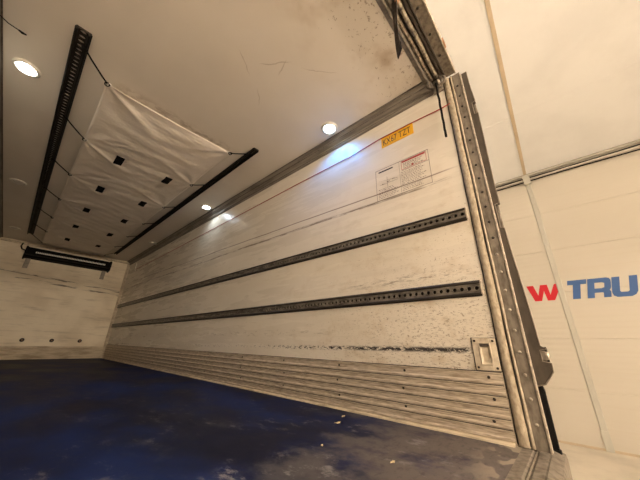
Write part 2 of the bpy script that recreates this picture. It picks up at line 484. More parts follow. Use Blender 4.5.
# eaves: flashing, conduits and cables along the top of the wall
ef = thing('eaves_flashing', 'grey metal flashing strip along the top of the warehouse wall', 'flashing', (WX - .05, -2.5, EAVE - .1))
obj('top_strip', box(NB(), WX - .10, WX - .001, -9, 5, EAVE - .015, EAVE + .004, .003), 'flashing', ef)
obj('hanging_lip', box(NB(), WX - .10, WX - .092, -9, 5, EAVE - .055, EAVE - .015, .002), 'flashing', ef)
obj('clip', prism(NB(), [(WX - .105, EAVE - .02), (WX - .105, EAVE - .255), (WX - .002, EAVE - .255), (WX - .002, EAVE - .247), (WX - .097, EAVE - .247), (WX - .097, EAVE - .02)], 'y', -.11, .02), 'strip', ef)
def wavy(y0, y1, zb, amp, ph, x, n=90):
    return [(x, y0 + (y1 - y0) * i / n, zb + amp * math.sin(0.9 * (y0 + (y1 - y0) * i / n) * 1.7 + ph) + amp * .5 * math.sin(2.7 * (y0 + (y1 - y0) * i / n) + ph * 2)) for i in range(n + 1)]
tag(obj('conduit_pipe', tube(NB(), [(WX - .05, -9, EAVE - .125), (WX - .05, 5, EAVE - .125)], .022, 8), 'white', None, True),
    'white conduit pipe running below the eaves flashing of the warehouse wall', 'pipe')
tag(obj('electric_cable', tube(NB(), wavy(-9, 5, EAVE - .083, .004, .4, WX - .045), .011, 6), 'black', None, True),
    'upper black cable sagging beside the white conduit under the eaves', 'cable', 'eaves cables')
tag(obj('electric_cable', tube(NB(), wavy(-9, 5, EAVE - .178, .010, 1.9, WX - .045), .013, 6), 'black', None, True),
    'lower black cable sagging along the warehouse wall under the white conduit', 'cable', 'eaves cables')

# wall lettering (slanted heavy capitals), built as thin painted letters
def letter(name, polys, y0, z0, h, m, label, slant=0.22):
    """polys: outlines (with optional holes cut by bridging) in units u right, v up; letter leans with slant"""
    bm = NB()
    for outline in polys:
        prof = [(y0 - (u + v * slant), z0 + v) for (u, v) in outline]
        A = [bm.verts.new((WX - .004, p[0], p[1])) for p in prof]
        B = [bm.verts.new((WX + .002, p[0], p[1])) for p in prof]
        n = len(prof)
        for i in range(n): bm.faces.new((A[i], A[(i + 1) % n], B[(i + 1) % n], B[i]))
        bm.faces.new(A); bm.faces.new(B[::-1])
    bmesh.ops.recalc_face_normals(bm, faces=bm.faces)
    return tag(obj(name, bm, m), label, 'letter', 'painted wall letters')
hW = .33
KW = 1.06
letter('wall_letter', [[(u * KW, v) for u, v in ((0, hW), (.125, 0), (.235, 0), (.28, hW * .62), (.325, 0), (.435, 0), (.56, hW), (.445, hW), (.375, .115), (.335, hW), (.225, hW), (.185, .115), (.115, hW))]],
       .548, 2.548, hW, 'paintred', 'large red slanted capital W on the cream warehouse wall', 0.13)
hT = .37
letter('wall_letter', [[(0, hT), (0, hT - .09), (.085, hT - .09), (.085, 0), (.20, 0), (.20, hT - .09), (.285, hT - .09), (.285, hT)]],
       -.103, 2.542, hT, 'paintblue', 'large blue slanted capital T just right of the cover strip')
letter('wall_letter', [[(0, 0), (.10, 0), (.10, hT), (0, hT)],
                       [(.10, hT), (.10, hT - .085), (.20, hT - .085), (.235, hT - .10), (.325, hT - .10), (.32, hT - .045), (.30, hT - .015), (.265, hT)],
                       [(.325, hT - .10), (.235, hT - .10), (.235, .19), (.325, .19)],
                       [(.325, .19), (.235, .19), (.20, .175), (.10, .175), (.10, .095), (.21, .095), (.225, .085), (.225, 0), (.325, 0), (.325, .10), (.305, .135), (.32, .155)]],
       -.402, 2.538, hT, 'paintblue', 'large blue slanted capital R between the T and the U')
letter('wall_letter', [[(0, hT), (0, .09), (.02, .03), (.07, 0), (.13, 0), (.13, .085), (.115, .09), (.105, .11), (.105, hT)],
                       [(.13, .085), (.13, 0), (.255, 0), (.305, .03), (.33, .09), (.33, hT), (.225, hT), (.225, .11), (.215, .09), (.20, .085)]],
       -.735, 2.53, hT, 'paintblue', 'large blue slanted capital U at the right edge of the view')

# unseen tube battens, added to light the truck interior and the warehouse
M['tube'] = emit('added_lamp_tube', LAMP_COLOR, LAMP_STRENGTH)
M['tube_side'] = emit('added_lamp_tube_side', LAMP_COLOR, LAMP_STRENGTH * SIDE_LAMPS)
def added_batten_lamp(x, y, z, label, across=False):
    t = thing('added_batten_lamp', label, 'lamp', (x, y, z), 'added unseen lamps')
    def bx(c, half, w, z0, z1, bev=0.0):      # c = place along the lamp
        if across: return box(NB(), x + c - half, x + c + half, y - w, y + w, z0, z1, bev)
        return box(NB(), x - w, x + w, y + c - half, y + c + half, z0, z1, bev)
    def at(c, zz): return (x + c, y, zz) if across else (x, y + c, zz)
    obj('housing', bx(0, .9, .05, z + .06, z + .11, .012), 'white', t)
    obj('tube', tube(NB(), [at(-.86, z), at(.86, z)], .045, 10), 'tube' if across else 'tube_side', t, True)
    for s in (-1, 1):
        obj('end_cap', bx(s * .885, .02, .05, z - .05, z + .10, .008), 'white', t)
        p = at(s * .7, 0)
        obj('suspension_wire', tube(NB(), [at(s * .7, z + .10), at(s * .7, roof_z(p[0]) - .001)], .004, 5), 'grey', t)
for (lx, ly, lz, ac) in ADDED_LAMPS:
    added_batten_lamp(lx, ly, lz, 'added unseen white tube lamp hung on wires from the warehouse roof ' + ('behind the camera, across the doorway' if ac else 'along the side of the truck'), ac)

# ================================================================== the truck body shell
wr = struct('wall_right', box(NB(), XR, XR + .085, YE, YB + .02, ZF - .06, ZC + .06), 'lining', 'scuffed cream inner side wall of the truck body')
wl = struct('wall_left', box(NB(), XL - .085, XL, YE, YB + .02, ZF - .06, ZC + .06), 'lining', 'cream inner wall at the left edge of the truck body')
ce = struct('ceiling', box(NB(), XL, XR, .43, YB + .02, ZC, ZC + .07), 'ceiling', 'cream truck body ceiling with dirt spots near the header')
fl = struct('floor', box(NB(), XL, XR, .305, YB + .02, ZF - .14, ZF), 'floor', 'worn dark blue coated truck load floor')
wb = struct('wall_front', box(NB(), XL - .085, XR + .085, YB + .02, YB + .12, ZF - .14, ZC + .07), 'bulkhead', 'grubby cream front bulkhead at the far end of the truck body')

# bulkhead lower boards
kb = thing('baseboard_front', 'ridged kick boards along the foot of the front bulkhead', None, ((XL + XR) / 2, YB, ZF), kind='structure')
for i in range(5):
    z0 = ZF + .002 + i * .056
    obj('plank', prism(NB(), [(YB + .02, z0), (YB - .004, z0), (YB - .012, z0 + .010), (YB - .004, z0 + .018), (YB - .004, z0 + .053), (YB + .02, z0 + .053)], 'x', XL, XR - .02), 'boards', kb)

# right kick boards
kr = thing('baseboard_right', 'stack of ridged alloy kick boards along the foot of the side wall', None, (XR, 4.7, ZF), kind='structure')
KZ = [0.012, .066, .110, .163, .214, .266, .330]
for a, b in zip(KZ, KZ[1:]):
    z0, z1 = ZF + a, ZF + b
    prof = [(XR + .004, z0 + .001), (XR - .012, z0 + .001), (XR - .016, z0 + .008), (XR - .014, z0 + .016), (XR - .009, z0 + .020),
            (XR - .009, z1 - .012), (XR - .013, z1 - .008), (XR - .011, z1 - .002), (XR + .004, z1 - .002)]
    obj('plank', prism(NB(), prof, 'y', YE + .004, YB), 'planks', kr)
obj('floor_seal', prism(NB(), [(XR, ZF), (XR - .034, ZF), (XR - .030, ZF + .008), (XR - .012, ZF + .014), (XR, ZF + .014)], 'y', YE + .01, YB), 'floortrim', kr)
for a in KZ[1:]:
    obj('joint_shade', tube(NB(), [(XR - .0105, YE + .006, ZF + a - .0005), (XR - .0105, YB - .01, ZF + a - .0005)], .003, 5), 'darkbolt_and_shade', kr, True)  # dark tube standing in for shade in the groove between planks
riv0 = None
for yk in [.40, .90, 1.45, 2.1, 2.8, 3.6, 4.5, 5.5]:
    for zk in (.295, .190, .088):
        p = (XR - .009, yk + random.uniform(-.02, .02), ZF + zk + .006)
        if riv0 is None:
            riv0 = obj('rivet', lathe(NB(), [(0.0085, 0), (.0075, .003), (.004, .005), (0, .0055)], 8, p, (-1, 0, 0)), 'darkbolt_and_shade', kr, True)
            rb = riv0.location + wloc(kr) - Vector(p)
        else:
            clone(riv0, Vector(p) + rb, kr)
# left kick boards (mirror, plain)
kl = thing('baseboard_left', 'alloy kick boards along the foot of the left side wall', None, (XL, 4.7, ZF), kind='structure')
for a, b in zip(KZ, KZ[1:]):
    z0, z1 = ZF + a, ZF + b
    obj('plank', prism(NB(), [(XL - .004, z0 + .001), (XL + .012, z0 + .001), (XL + .014, z0 + .012), (XL + .009, z0 + .020), (XL + .009, z1 - .002), (XL - .004, z1 - .002)], 'y', YE + .004, YB), 'planks', kl)

# coving between wall and ceiling, both sides
def coving(name, xw, s, label):
    t = thing(name, label, None, (xw, 4.7, ZC - .11), kind='structure')
    prof = [(xw + s * .002, ZC + .002), (xw - s * .085, ZC + .002), (xw - s * .085, ZC - .006), (xw - s * .070, ZC - .010), (xw - s * .066, ZC - .020),
            (xw - s * .030, ZC - .060), (xw - s * .022, ZC - .064), (xw - s * .018, ZC - .100), (xw - s * .006, ZC - .112), (xw + s * .002, ZC - .112)]
    obj('coving_profile', prism(NB(), prof, 'y', .40, YB + .01), 'coving', t)
    for (u, v) in ((.086, .004), (.050, .036), (.019, .085)):
        obj('groove_bead', tube(NB(), [(xw - s * u, .41, ZC - v - .002), (xw - s * u, YB, ZC - v - .002)], .005, 6), 'grime', t, True)
    return t
coving('trim_1', XR, 1, 'grey alloy coving along the top of the right side wall')
coving('trim_2', XL, -1, 'dark alloy coving at the far left edge of the ceiling')
tr = thing('trim_3', 'pale corner strip where the side wall meets the front bulkhead', None, (XR - .03, YB - .03, ZF), kind='structure')
obj('corner_strip', prism(NB(), [(XR, YB + .01), (XR - .055, YB + .01), (XR - .05, YB - .005), (XR - .012, YB - .045), (XR, YB - .05)], 'z', ZF, ZC - .08), 'recess', tr)
obj('top_strip', box(NB(), XL, XR - .02, YB - .035, YB + .02, ZC - .075, ZC - .035, .004), 'floortrim', tr)

# ================================================================== rear door frame
fr = thing('rear_door_frame', 'dusty riveted steel frame around the rear doorway of the truck body', None, (0.6, .22, ZF - .15), kind='structure')
ZT = ZC - .03
def wobble_strip(x, y0, y1, z0, z1, th, n=60, amp=.003):
    bm = NB()
    rows = []
    for i in range(n + 1):
        z = z0 + (z1 - z0) * i / n
        w0 = amp * math.sin(z * 9) + random.uniform(-.4, .4) * amp
        w1 = amp * math.sin(z * 11 + 2) * .7
        zc = random.uniform(0, 1) * .002
        rows.append([bm.verts.new(p) for p in ((x, y1 + w1 * .3, z), (x - th, y1 - .004 + w1 * .3, z), (x - th - zc, (y0 + y1) / 2, z), (x - th, y0 + .004 + w0, z), (x, y0 + w0, z))])
    for a, b in zip(rows, rows[1:]):
        for k in range(4): bm.faces.new((a[k], a[k + 1], b[k + 1], b[k]))
    bmesh.ops.recalc_face_normals(bm, faces=bm.faces)
    return bm
for side in (1, -1):
    xw = XR if side == 1 else XL
    def bx(y0, y1, z0, z1, d0, d1, bev=.002):      # d = distance proud of the wall face (towards the inside)
        xa, xb = sorted((xw - side * d0, xw - side * d1))
        return box(NB(), xa, xb, y0, y1, z0, z1, bev)
    obj('post_core', bx(.195, YE, ZF - .14, ZC - .03, -.10, .0, 0), 'steel', fr)
    if side == 1:
        obj('seal_strip', wobble_strip(xw, .271, .318, ZF + .004, ZT, .010), 'seal', fr, True)
        obj('seal_lip', wobble_strip(xw, .251, .267, ZF + .004, ZT, .010, 60, .002), 'seal', fr, True)
        for g in (.320, .269):
            obj('seal_gap', tube(NB(), [(xw - .004, g + .001 * math.sin(j * 1.7), ZF + .01 + (ZT - ZF - .02) * j / 40) for j in range(41)], .003, 5), 'darkbolt_and_shade', fr, True)
    else:
        obj('seal_strip', bx(.25, .318, ZF, ZT, 0, .010), 'seal', fr)
    obj('post_plate', bx(.197, .250, ZF - .1, ZT - .02, -.002, .004), 'steel', fr)
    obj('post_edge', bx(.186, .197, ZF - .14, ZT - .03, -.01, .010, .003), 'edge', fr)
    if side == 1:
        # outer hinge flange with three hinge pockets
        prof = [(.186, 1.425), (.152, 1.435), (.108, 1.495), (.106, 1.535), (.110, 1.60), (.135, 1.615), (.136, 1.72), (.141, 1.86), (.147, 2.02), (.154, 2.16), (.158, 2.29), (.151, 2.465), (.151, 2.65),
                (.144, 3.0), (.140, 3.215), (.140, 3.335), (.147, 3.46), (.150, 3.655), (.186, 3.655)]
        pk = [((.106, 1.535), (.110, 1.60), .034), ((.158, 2.29), (.151, 2.465), .018), ((.140, 3.215), (.140, 3.335), .022)]
        out = []
        for i, p in enumerate(prof):
            out.append(p)
            for (a, b, d) in pk:
                if p == a:
                    out += [(a[0] + d, a[1] + .006), (a[0] + d, b[1] - .006)]
        obj('hinge_flange', prism(NB(), out, 'x', xw + .012, xw + .045), 'darksteel', fr)
        obj('flange_edge', tube(NB(), [(xw + .012, p[0], p[1]) for p in out if True], .003, 5), 'steel', fr, True)
        for (a, b, d) in pk:
            obj('pocket_back', box(NB(), xw + .044, xw + .050, a[0] + .006, .186, a[1] - .004, b[1] + .004), 'darksteel', fr)
            h = obj('hinge', tube(NB(), [(xw + .040, a[0] + .012, a[1] + .014), (xw + .040, a[0] + .012, b[1] - .014)], .010, 10), 'bolt' if a[1] < 2 else 'steel', fr, True)
            obj('hinge_pin', tube(NB(), [(xw + .040, a[0] + .012, a[1] - .01), (xw + .040, a[0] + .012, b[1] + .01)], .005, 8), 'darkbolt_and_shade', h, True)
            obj('hinge_leaf', box(NB(), xw + .03, xw + .044, a[0] + .014, a[0] + .05, a[1] + .01, b[1] - .01, .003), 'steel' if a[1] < 2 else 'darksteel', fr)
        obj('rubber_buffer', prism(NB(), [(.166, 1.15), (.190, 1.15), (.190, 1.46), (.174, 1.44), (.166, 1.40)], 'x', xw + .05, xw + .085), 'rubber', fr)
        obj('rubber_buffer_foot', box(NB(), xw + .045, xw + .08, .160, .192, 1.12, 1.155, .004), 'rubber', fr)
        b0 = None
        for k in range(22):
            p = (xw - .004, .2255, ZF + .107 + k * .109)
            m = 'bolt' if k < 9 else 'darkbolt_and_shade'
            o = obj('bolt', lathe(NB(), [(.0085, 0), (.0085, .003), (.006, .0065), (0, .0075)], 8, p, (-1, 0, 0)), m, fr, True)
# header across the top
obj('header_core', box(NB(), XL - .05, XR + .03, .232, .44, ZC + .035, ZC + .12), 'steel', fr)
obj('header_plate', box(NB(), XL, XR + .005, .226, .292, ZC - .008, ZC + .04, .004), 'steel', fr)
obj('header_edge', box(NB(), XL, XR + .008, .218, .227, ZC - .014, ZC + .06, .003), 'edge', fr)
obj('header_fold', box(NB(), XL, XR - .005, .290, .300, ZC - .022, ZC + .035, .002), 'darksteel', fr)
obj('header_channel', prism(NB(), [(.300, ZC + .036), (.300, ZC + .02), (.34, ZC + .026), (.395, ZC + .026), (.43, ZC + .0), (.435, ZC + .036)], 'x', XL, XR), 'grime', fr)
obj('inner_lip', prism(NB(), [(.405, ZC + .01), (.412, ZC - .030), (.422, ZC - .034), (.432, ZC - .022), (.455, ZC - .014), (.462, ZC + .01)], 'x', XL, XR - .02), 'coving', fr)
obj('header_seal', tube(NB(), [(XL + (XR - XL - .03) * j / 60, .318 + .003 * math.sin(j * 1.3), ZC - .004 + .003 * math.sin(j * 2.1)) for j in range(61)], .013, 8), 'grime', fr, True)
for k, xk in enumerate((-.4, -.2, 0.02, .21, .43, .62, .82, 1.02, 1.216, 1.43, 1.63)):
    obj('bolt', lathe(NB(), [(.010, 0), (.010, .004), (.006, .008), (0, .009)], 8, (xk, .268, ZC - .008), (0, 0, -1)), 'darkbolt_and_shade', fr, True)
# threshold
sl = thing('threshold_plate', 'worn grey metal sill plate at the rear edge of the load floor', 'sill', (.6, .24, ZF - .14))
obj('sill_plate', prism(NB(), [(.305, ZF + .001), (.262, ZF + .002), (.252, ZF - .004), (.240, ZF - .004), (.232, ZF + .003), (.198, ZF + .003), (.192, ZF - .002), (.192, ZF - .14), (.305, ZF - .14)], 'x', XL + .012, XR - .012), 'steel', sl)
obj('sill_ridge', tube(NB(), [(XL + .02, .246, ZF - .002), (XR - .02, .246, ZF - .002)], .004, 6), 'edge', sl, True)
obj('rear_lip', prism(NB(), [(.190, ZF + .004), (.150, ZF - .012), (.146, ZF - .03), (.150, ZF - .15), (.190, ZF - .15)], 'x', XL - .09, XR + .09), 'steel', sl)

# locking rods below the header, each a thing of its own
def rod(y, r, zd, m, label):
    n = 50
    pts = [(XL + .05 + (XR - .06 - XL - .05) * i / n, y + .002 * math.sin(i * .7), ZC - zd + .002 * math.sin(i * 1.1)) for i in range(n + 1)]
    return tag(obj('header_rod', tube(NB(), pts, r, 10), m, None, True), label, 'rod', 'rods under the header')
rod(.350, .015, .012, 'rod', 'paint-flaked pale rod under the header, nearer the outer plate')
rod(.392, .012, .014, 'rod', 'thinner grimy rod under the header, nearer the ceiling')
br = thing('rod_bracket', 'rusty ring bracket holding the header rods in the right corner', 'bracket', (XR - .05, .36, ZC - .12))
def ring(c, R, r, ax, n=18, seg=6):
    ax = Vector(ax).normalized(); s = ax.orthogonal().normalized(); t = ax.cross(s)
    return tube(NB(), [Vector(c) + (s * math.cos(2 * math.pi * i / n) + t * math.sin(2 * math.pi * i / n)) * R for i in range(n)], r, seg, True)
obj('clamp_ring', ring((XR - .06, .376, ZC - .055), .056, .010, (1, .1, .2)), 'grime', br, True)
obj('clamp_ring', ring((XR - .045, .325, ZC - .06), .034, .010, (1, -.2, .1)), 'steel', br, True)
obj('wall_plate', box(NB(), XR - .022, XR - .001, .325, .405, ZC - .13, ZC - .03, .004), 'steel', br)
obj('clamp_bolt', tube(NB(), [(XR - .09, .342, ZC - .085), (XR - .01, .342, ZC - .085)], .012, 8), 'edge', br, True)

# grey pull strap hanging from the header
st = thing('pull_strap', 'grey webbing pull strap hanging from the truck header', 'strap', (1.055, .36, 3.16))
bm = NB()
rows = []
for i in range(25):
    f = i / 24
    z = ZC - .02 - f * .545
    w = .029 * (1 - .25 * math.sin(f * 3.1) ** 2)
    tw = 2.1 + .25 * f
    cx = 1.062 + .008 * math.sin(f * 5) - f * .012; cy = .362 + .010 * math.sin(f * 3)
    d = Vector((math.cos(tw), -math.sin(tw), 0)); nrm = Vector((math.sin(tw), math.cos(tw), 0)) * .0022
    c = Vector((cx, cy, z))
    rows.append([bm.verts.new(p) for p in (c - d * w - nrm, c + d * w - nrm, c + d * w + nrm, c - d * w + nrm)])
for a, b in zip(rows, rows[1:]):
    for k in range(4): bm.faces.new((a[k], a[(k + 1) % 4], b[(k + 1) % 4], b[k]))
sew = [[v.co.copy() for v in r_] for r_ in rows[-4:]]
bm.faces.new(rows[0]); bm.faces.new(rows[-1][::-1])
bmesh.ops.recalc_face_normals(bm, faces=bm.faces)
obj('webbing', bm, 'strap', st)
bm = NB()
rows = [[bm.verts.new(c + (c - sum(r_, Vector()) / 4) * .04 + Vector((0, -.001, 0))) for c in r_] for r_ in sew]
for a, b in zip(rows, rows[1:]):
    for k in range(4): bm.faces.new((a[k], a[(k + 1) % 4], b[(k + 1) % 4], b[k]))
bm.faces.new(rows[0]); bm.faces.new(rows[-1][::-1])
bmesh.ops.recalc_face_normals(bm, faces=bm.faces)
obj('sewn_end', bm, 'rubber', st)
obj('strap_bolt', lathe(NB(), [(.022, 0), (.022, .012), (.012, .02), (0, .022)], 10, (1.062, .352, ZC - .045), (.2, -1, -.4)), 'rust', st, True)

# cord hanging from the bracket
pc = thing('hanging_cord', 'short black cord hanging from the corner bracket over the side wall', 'cord', (XR - .065, .365, 3.13))
obj('cord', tube(NB(), [(XR - .065 + .002 * math.sin(i), .362 + .0015 * math.cos(i * 1.3), ZC - .08 - .51 * i / 20) for i in range(21)], .0085, 7), 'black', pc, True)
obj('cord_end', tube(NB(), [(XR - .065, .362, ZC - .585), (XR - .065, .362, ZC - .64)], .009, 8), 'rubber', pc, True)
tag(obj('marker_reflector', box(NB(), 1.535, 1.605, .209, .2185, ZC - .005, ZC + .03, .003), 'rust'), 'small faded red reflector on the outer edge of the header', 'reflector')

# ================================================================== slotted load tracks
def slotted(name, parent, y0, y1, c, hw, prj, axis_n, pitch, m, hole_r, stretch=1.0, xoff=0.0):
    """plate with a row of real holes. axis_n 'x-': lies on the right wall facing -x, c = z centre; 'z-': on the ceiling, c = x centre"""
    bm = NB()
    n = int((y1 - y0) / pitch)
    def P(y, v, d):
        return (XR - d, y, c + v) if axis_n == 'x-' else (c + v, y, ZC - d)
    for i in range(n):
        ya = y0 + i * (y1 - y0) / n; yb = y0 + (i + 1) * (y1 - y0) / n
        yc = (ya + yb) / 2; hy = (yb - ya) / 2
        outer = [(hy, hw), (0, hw), (-hy, hw), (-hy, 0), (-hy, -hw), (0, -hw), (hy, -hw), (hy, 0)]
        angs = [45, 90, 135, 180, 225, 270, 315, 0]
        O = [bm.verts.new(P(yc + a, b, prj)) for a, b in outer]
        I = [bm.verts.new(P(yc + hole_r * math.cos(math.radians(g)), hole_r * stretch * math.sin(math.radians(g)), prj)) for g in angs]
        D = [bm.verts.new(P(yc + hole_r * math.cos(math.radians(g)), hole_r * stretch * math.sin(math.radians(g)), max(prj - .016, .001))) for g in angs]
        for k in range(8):
            k2 = (k + 1) % 8
            bm.faces.new((O[k], O[k2], I[k2], I[k]))
            bm.faces.new((I[k], I[k2], D[k2], D[k]))
    bmesh.ops.remove_doubles(bm, verts=bm.verts, dist=.0002)
    bmesh.ops.recalc_face_normals(bm, faces=bm.faces)
    return obj(name, bm, m, parent)

def load_track(zc, label):
    t = thing('load_track', label, 'track', (XR, 4.7, zc - .05), 'slotted load tracks on the side wall')
    y0, y1 = .345, YB - .03
    slotted('slotted_web', t, y0, y1, zc, .026, .018, 'x-', .042, 'tracklit', .0130, 1.05)
    obj('slot_shade', box(NB(), XR - .003, XR - .0005, y0, y1, zc - .025, zc + .025), 'rail', t)  # dark plate standing in for the shade inside the slots
    for s in (1, -1):
        z = lambda v: zc + s * v
        prof = [(XR, z(.048)), (XR - .006, z(.048)), (XR - .012, z(.040)), (XR - .024, z(.038)), (XR - .026, z(.032)), (XR - .021, z(.027)), (XR - .017, z(.0255)), (XR, z(.0255))]
        obj('lip', prism(NB(), prof, 'y', y0, y1), 'track', t)
    obj('end_cap', box(NB(), XR - .016, XR, y0 - .008, y0 + .002, zc - .04, zc + .04, .003), 'edge', t)
    return t
load_track(ZF + 1.292, 'dark slotted steel load track along the wall, the upper of two')
load_track(ZF + .790, 'dark slotted steel load track along the wall, the lower of two')

def ceiling_rail(xc, y0, y1, label, w=1.0):
    t = thing('ceiling_rail', label, 'rail', (xc, (y0 + y1) / 2, ZC - .045), 'black rails on the ceiling')
    slotted('slotted_web', t, y0, y1, xc, .030 * w, .012, 'z-', .047, 'railslat', .0155 * min(1, w * 1.1), 1.35)
    if xc > 1: obj('slot_shade', box(NB(), xc - .029 * w, xc + .029 * w, y0, y1, ZC - .003, ZC - .0005), 'rail', t)  # dark plate added so the slots look shaded
    for s in (1, -1):
        x = lambda v: xc + s * (v - .030 * (1 - w))
        prof = [(x(.044), ZC), (x(.044), ZC - .030), (x(.040), ZC - .034), (x(.032), ZC - .034), (x(.029), ZC - .030), (x(.029), ZC)]
        obj('flange', prism(NB(), prof, 'y', y0, y1), 'rail', t)
        obj('rivet_row', box(NB(), x(.047) - .003, x(.047) + .003, y0 + .01, y1 - .01, ZC - .006, ZC - .0005, .001), 'rail', t)
    obj('end_plate', box(NB(), xc - .04 * w, xc + .04 * w, y0 - .002, y0 + .001, ZC - .018, ZC - .001), 'railslat', t)
    return t
ceiling_rail(-.245, 2.15, 8.25, 'black slotted ceiling rail left of the white tarpaulin')
ceiling_rail(1.345, 2.25, 8.45, 'black ceiling rail between the tarpaulin and the side wall', 0.55)

# ================================================================== ceiling tarpaulin
TX0, TX1, TY0, TS, NE = -0.035, 1.165, 2.49, 1.018, 7
TY1 = TY0 + TS * (NE - 1)
EYES = [(TX0, TY0 + TS * k) for k in range(NE)] + [(TX1, TY0 + TS * k) for k in range(NE)]
def tarp_point(u, v):
    y = TY0 + (TY1 - TY0) * v
    ph = (y - TY0) / TS
    sc = abs(math.sin(math.pi * ph)) ** .8
    xa = TX0 + .010 * sc; xb = TX1 - .012 * sc
    x = xa + (xb - xa) * u
    if v < .06: y += .018 * math.sin(math.pi * u) * (1 - v / .06)
    d = .060 + .022 * math.sin(math.pi * u) ** .7
    front = max(0, 1 - (y - TY0) / .5)
    d -= .030 * front * math.sin(math.pi * u) ** .5
    # folds running from the eyelets and slack ripples across the cloth
    for i, (ex, ey) in enumerate(EYES):
        dx, dy = abs(x - ex), y - ey
        r = math.hypot(dx, dy)
        if r > 1.1 or r < 1e-6: continue
        th = math.atan2(dy, dx)
        env = math.exp(-((r - .16) / .20) ** 2) + .45 * math.exp(-((r - .45) / .25) ** 2)
        d += .0050 * env * math.cos(9.0 * th + i * 1.3)
        k = math.exp(-((th - .62) / .09) ** 2) * math.exp(-((r - .30) / .25) ** 2)
        d += .013 * k
        k = math.exp(-((th + .55) / .08) ** 2) * math.exp(-((r - .28) / .2) ** 2)
        d += .010 * k
    d += .0022 * math.sin(13 * (y + .35 * x) + 1.5 * math.sin(3 * x)) * math.sin(math.pi * u)
    d += .0022 * math.sin(31 * (y - .22 * x) + 2 * math.sin(5 * x + y)) * math.sin(math.pi * u) ** .5
    return Vector((x, y, ZC - max(d, .008)))
tp = thing('ceiling_tarpaulin', 'creased white tarpaulin slung under the ceiling by bungee cords', 'tarpaulin', ((TX0 + TX1) / 2, (TY0 + TY1) / 2, ZC - .12))
bm = NB()
NU, NV = 64, 300
g = [[bm.verts.new(tarp_point(i / NU, j / NV)) for i in range(NU + 1)] for j in range(NV + 1)]
for j in range(NV):
    for i in range(NU):
        bm.faces.new((g[j][i], g[j + 1][i], g[j + 1][i + 1], g[j][i + 1]))
bmesh.ops.recalc_face_normals(bm, faces=bm.faces)
cl = obj('cloth', bm, 'tarp', tp, True)
sm_ = cl.modifiers.new('thickness', 'SOLIDIFY'); sm_.thickness = .002; sm_.offset = 0
def uv_of(x, y): return (x - TX0) / (TX1 - TX0), (y - TY0) / (TY1 - TY0)
for j, py in enumerate((3.63, 4.63, 5.64, 6.69, 7.80)):
    for px in (.327, .878):
        bm = NB(); rows = []
        for b in range(7):
            rows.append([bm.verts.new(tarp_point(*uv_of(px - .042 + .084 * a / 4, py - .092 + .184 * b / 6)) + Vector((0, 0, -.005))) for a in range(5)])
        top = [[bm.verts.new(v.co + Vector((0, 0, .004))) for v in r] for r in rows]
        for b in range(6):
            for a in range(4):
                bm.faces.new((rows[b][a], rows[b][a + 1], rows[b + 1][a + 1], rows[b + 1][a]))
                bm.faces.new((top[b][a], top[b + 1][a], top[b + 1][a + 1], top[b][a + 1]))
        for b in range(6):
            for a in (0, 4): bm.faces.new((rows[b][a], rows[b + 1][a], top[b + 1][a], top[b][a]))
        for a in range(4):
            for b in (0, 6): bm.faces.new((rows[b][a], rows[b][a + 1], top[b][a + 1], top[b][a]))
        bmesh.ops.recalc_face_normals(bm, faces=bm.faces)
        obj('patch', bm, 'patch', tp)
for (ex, ey) in EYES:
    s = 1 if ex < .5 else -1
    p = tarp_point(0.02 if s == 1 else .98, (ey - TY0) / (TY1 - TY0))
    obj('eyelet', ring(p, .014, .005, (0, .1, 1), 12, 5), 'grille', tp, True)
ORD = ['first', 'second', 'third', 'fourth', 'fifth', 'sixth', 'seventh']
for side in (0, 1):
    for k in range(NE):
        ey = TY0 + TS * k
        p = tarp_point(0.01 if side == 0 else .99, k / (NE - 1))
        rx = -.205 if side == 0 else 1.318
        q = Vector((rx, min(ey - .19 if side == 0 else ey - .13, 8.2), ZC - .030))
        t = thing('bungee_cord', '%s black bungee cord %s, counted from the open end' % (ORD[k], 'on the left ceiling rail' if side == 0 else 'on the wall-side rail'),
                  'bungee', p, 'bungee cords holding the tarpaulin')
        mid = (p + q) / 2 + Vector((0, 0, -.006))
        obj('cord', tube(NB(), [q, (q + mid) / 2 + Vector((0, 0, -.003)), mid, (p + mid) / 2 + Vector((0, 0, -.003)), p], .0065, 7), 'black', t, True)
        dr = (q - p).normalized()
        obj('hook', ring(p + Vector((0, 0, -.006)), .016, .0055, (dr.x * .3, .5, 1), 12, 6), 'black', t, True)
        obj('hook', tube(NB(), [q, q + Vector((-.02 if side == 0 else .02, -.004, .0)), q + Vector((-.026 if side == 0 else .026, -.004, .012))], .007, 6), 'black', t, True)

# loose cord with a hook at the far left of the ceiling
lc = thing('loose_cord', 'thin dark cord with a hook dangling at the left coving', 'cord', (-.53, 2.5, ZC - .05))
obj('cord', tube(NB(), [(-.655, 2.465, ZC - .02), (-.61, 2.478, ZC - .034), (-.56, 2.492, ZC - .03)], .0035, 6), 'black', lc, True)
obj('hook', tube(NB(), [(-.56, 2.492, ZC - .03), (-.54, 2.496, ZC - .034), (-.52, 2.500, ZC - .028)], [.006, .009, .005], 7), 'rubber', lc, True)

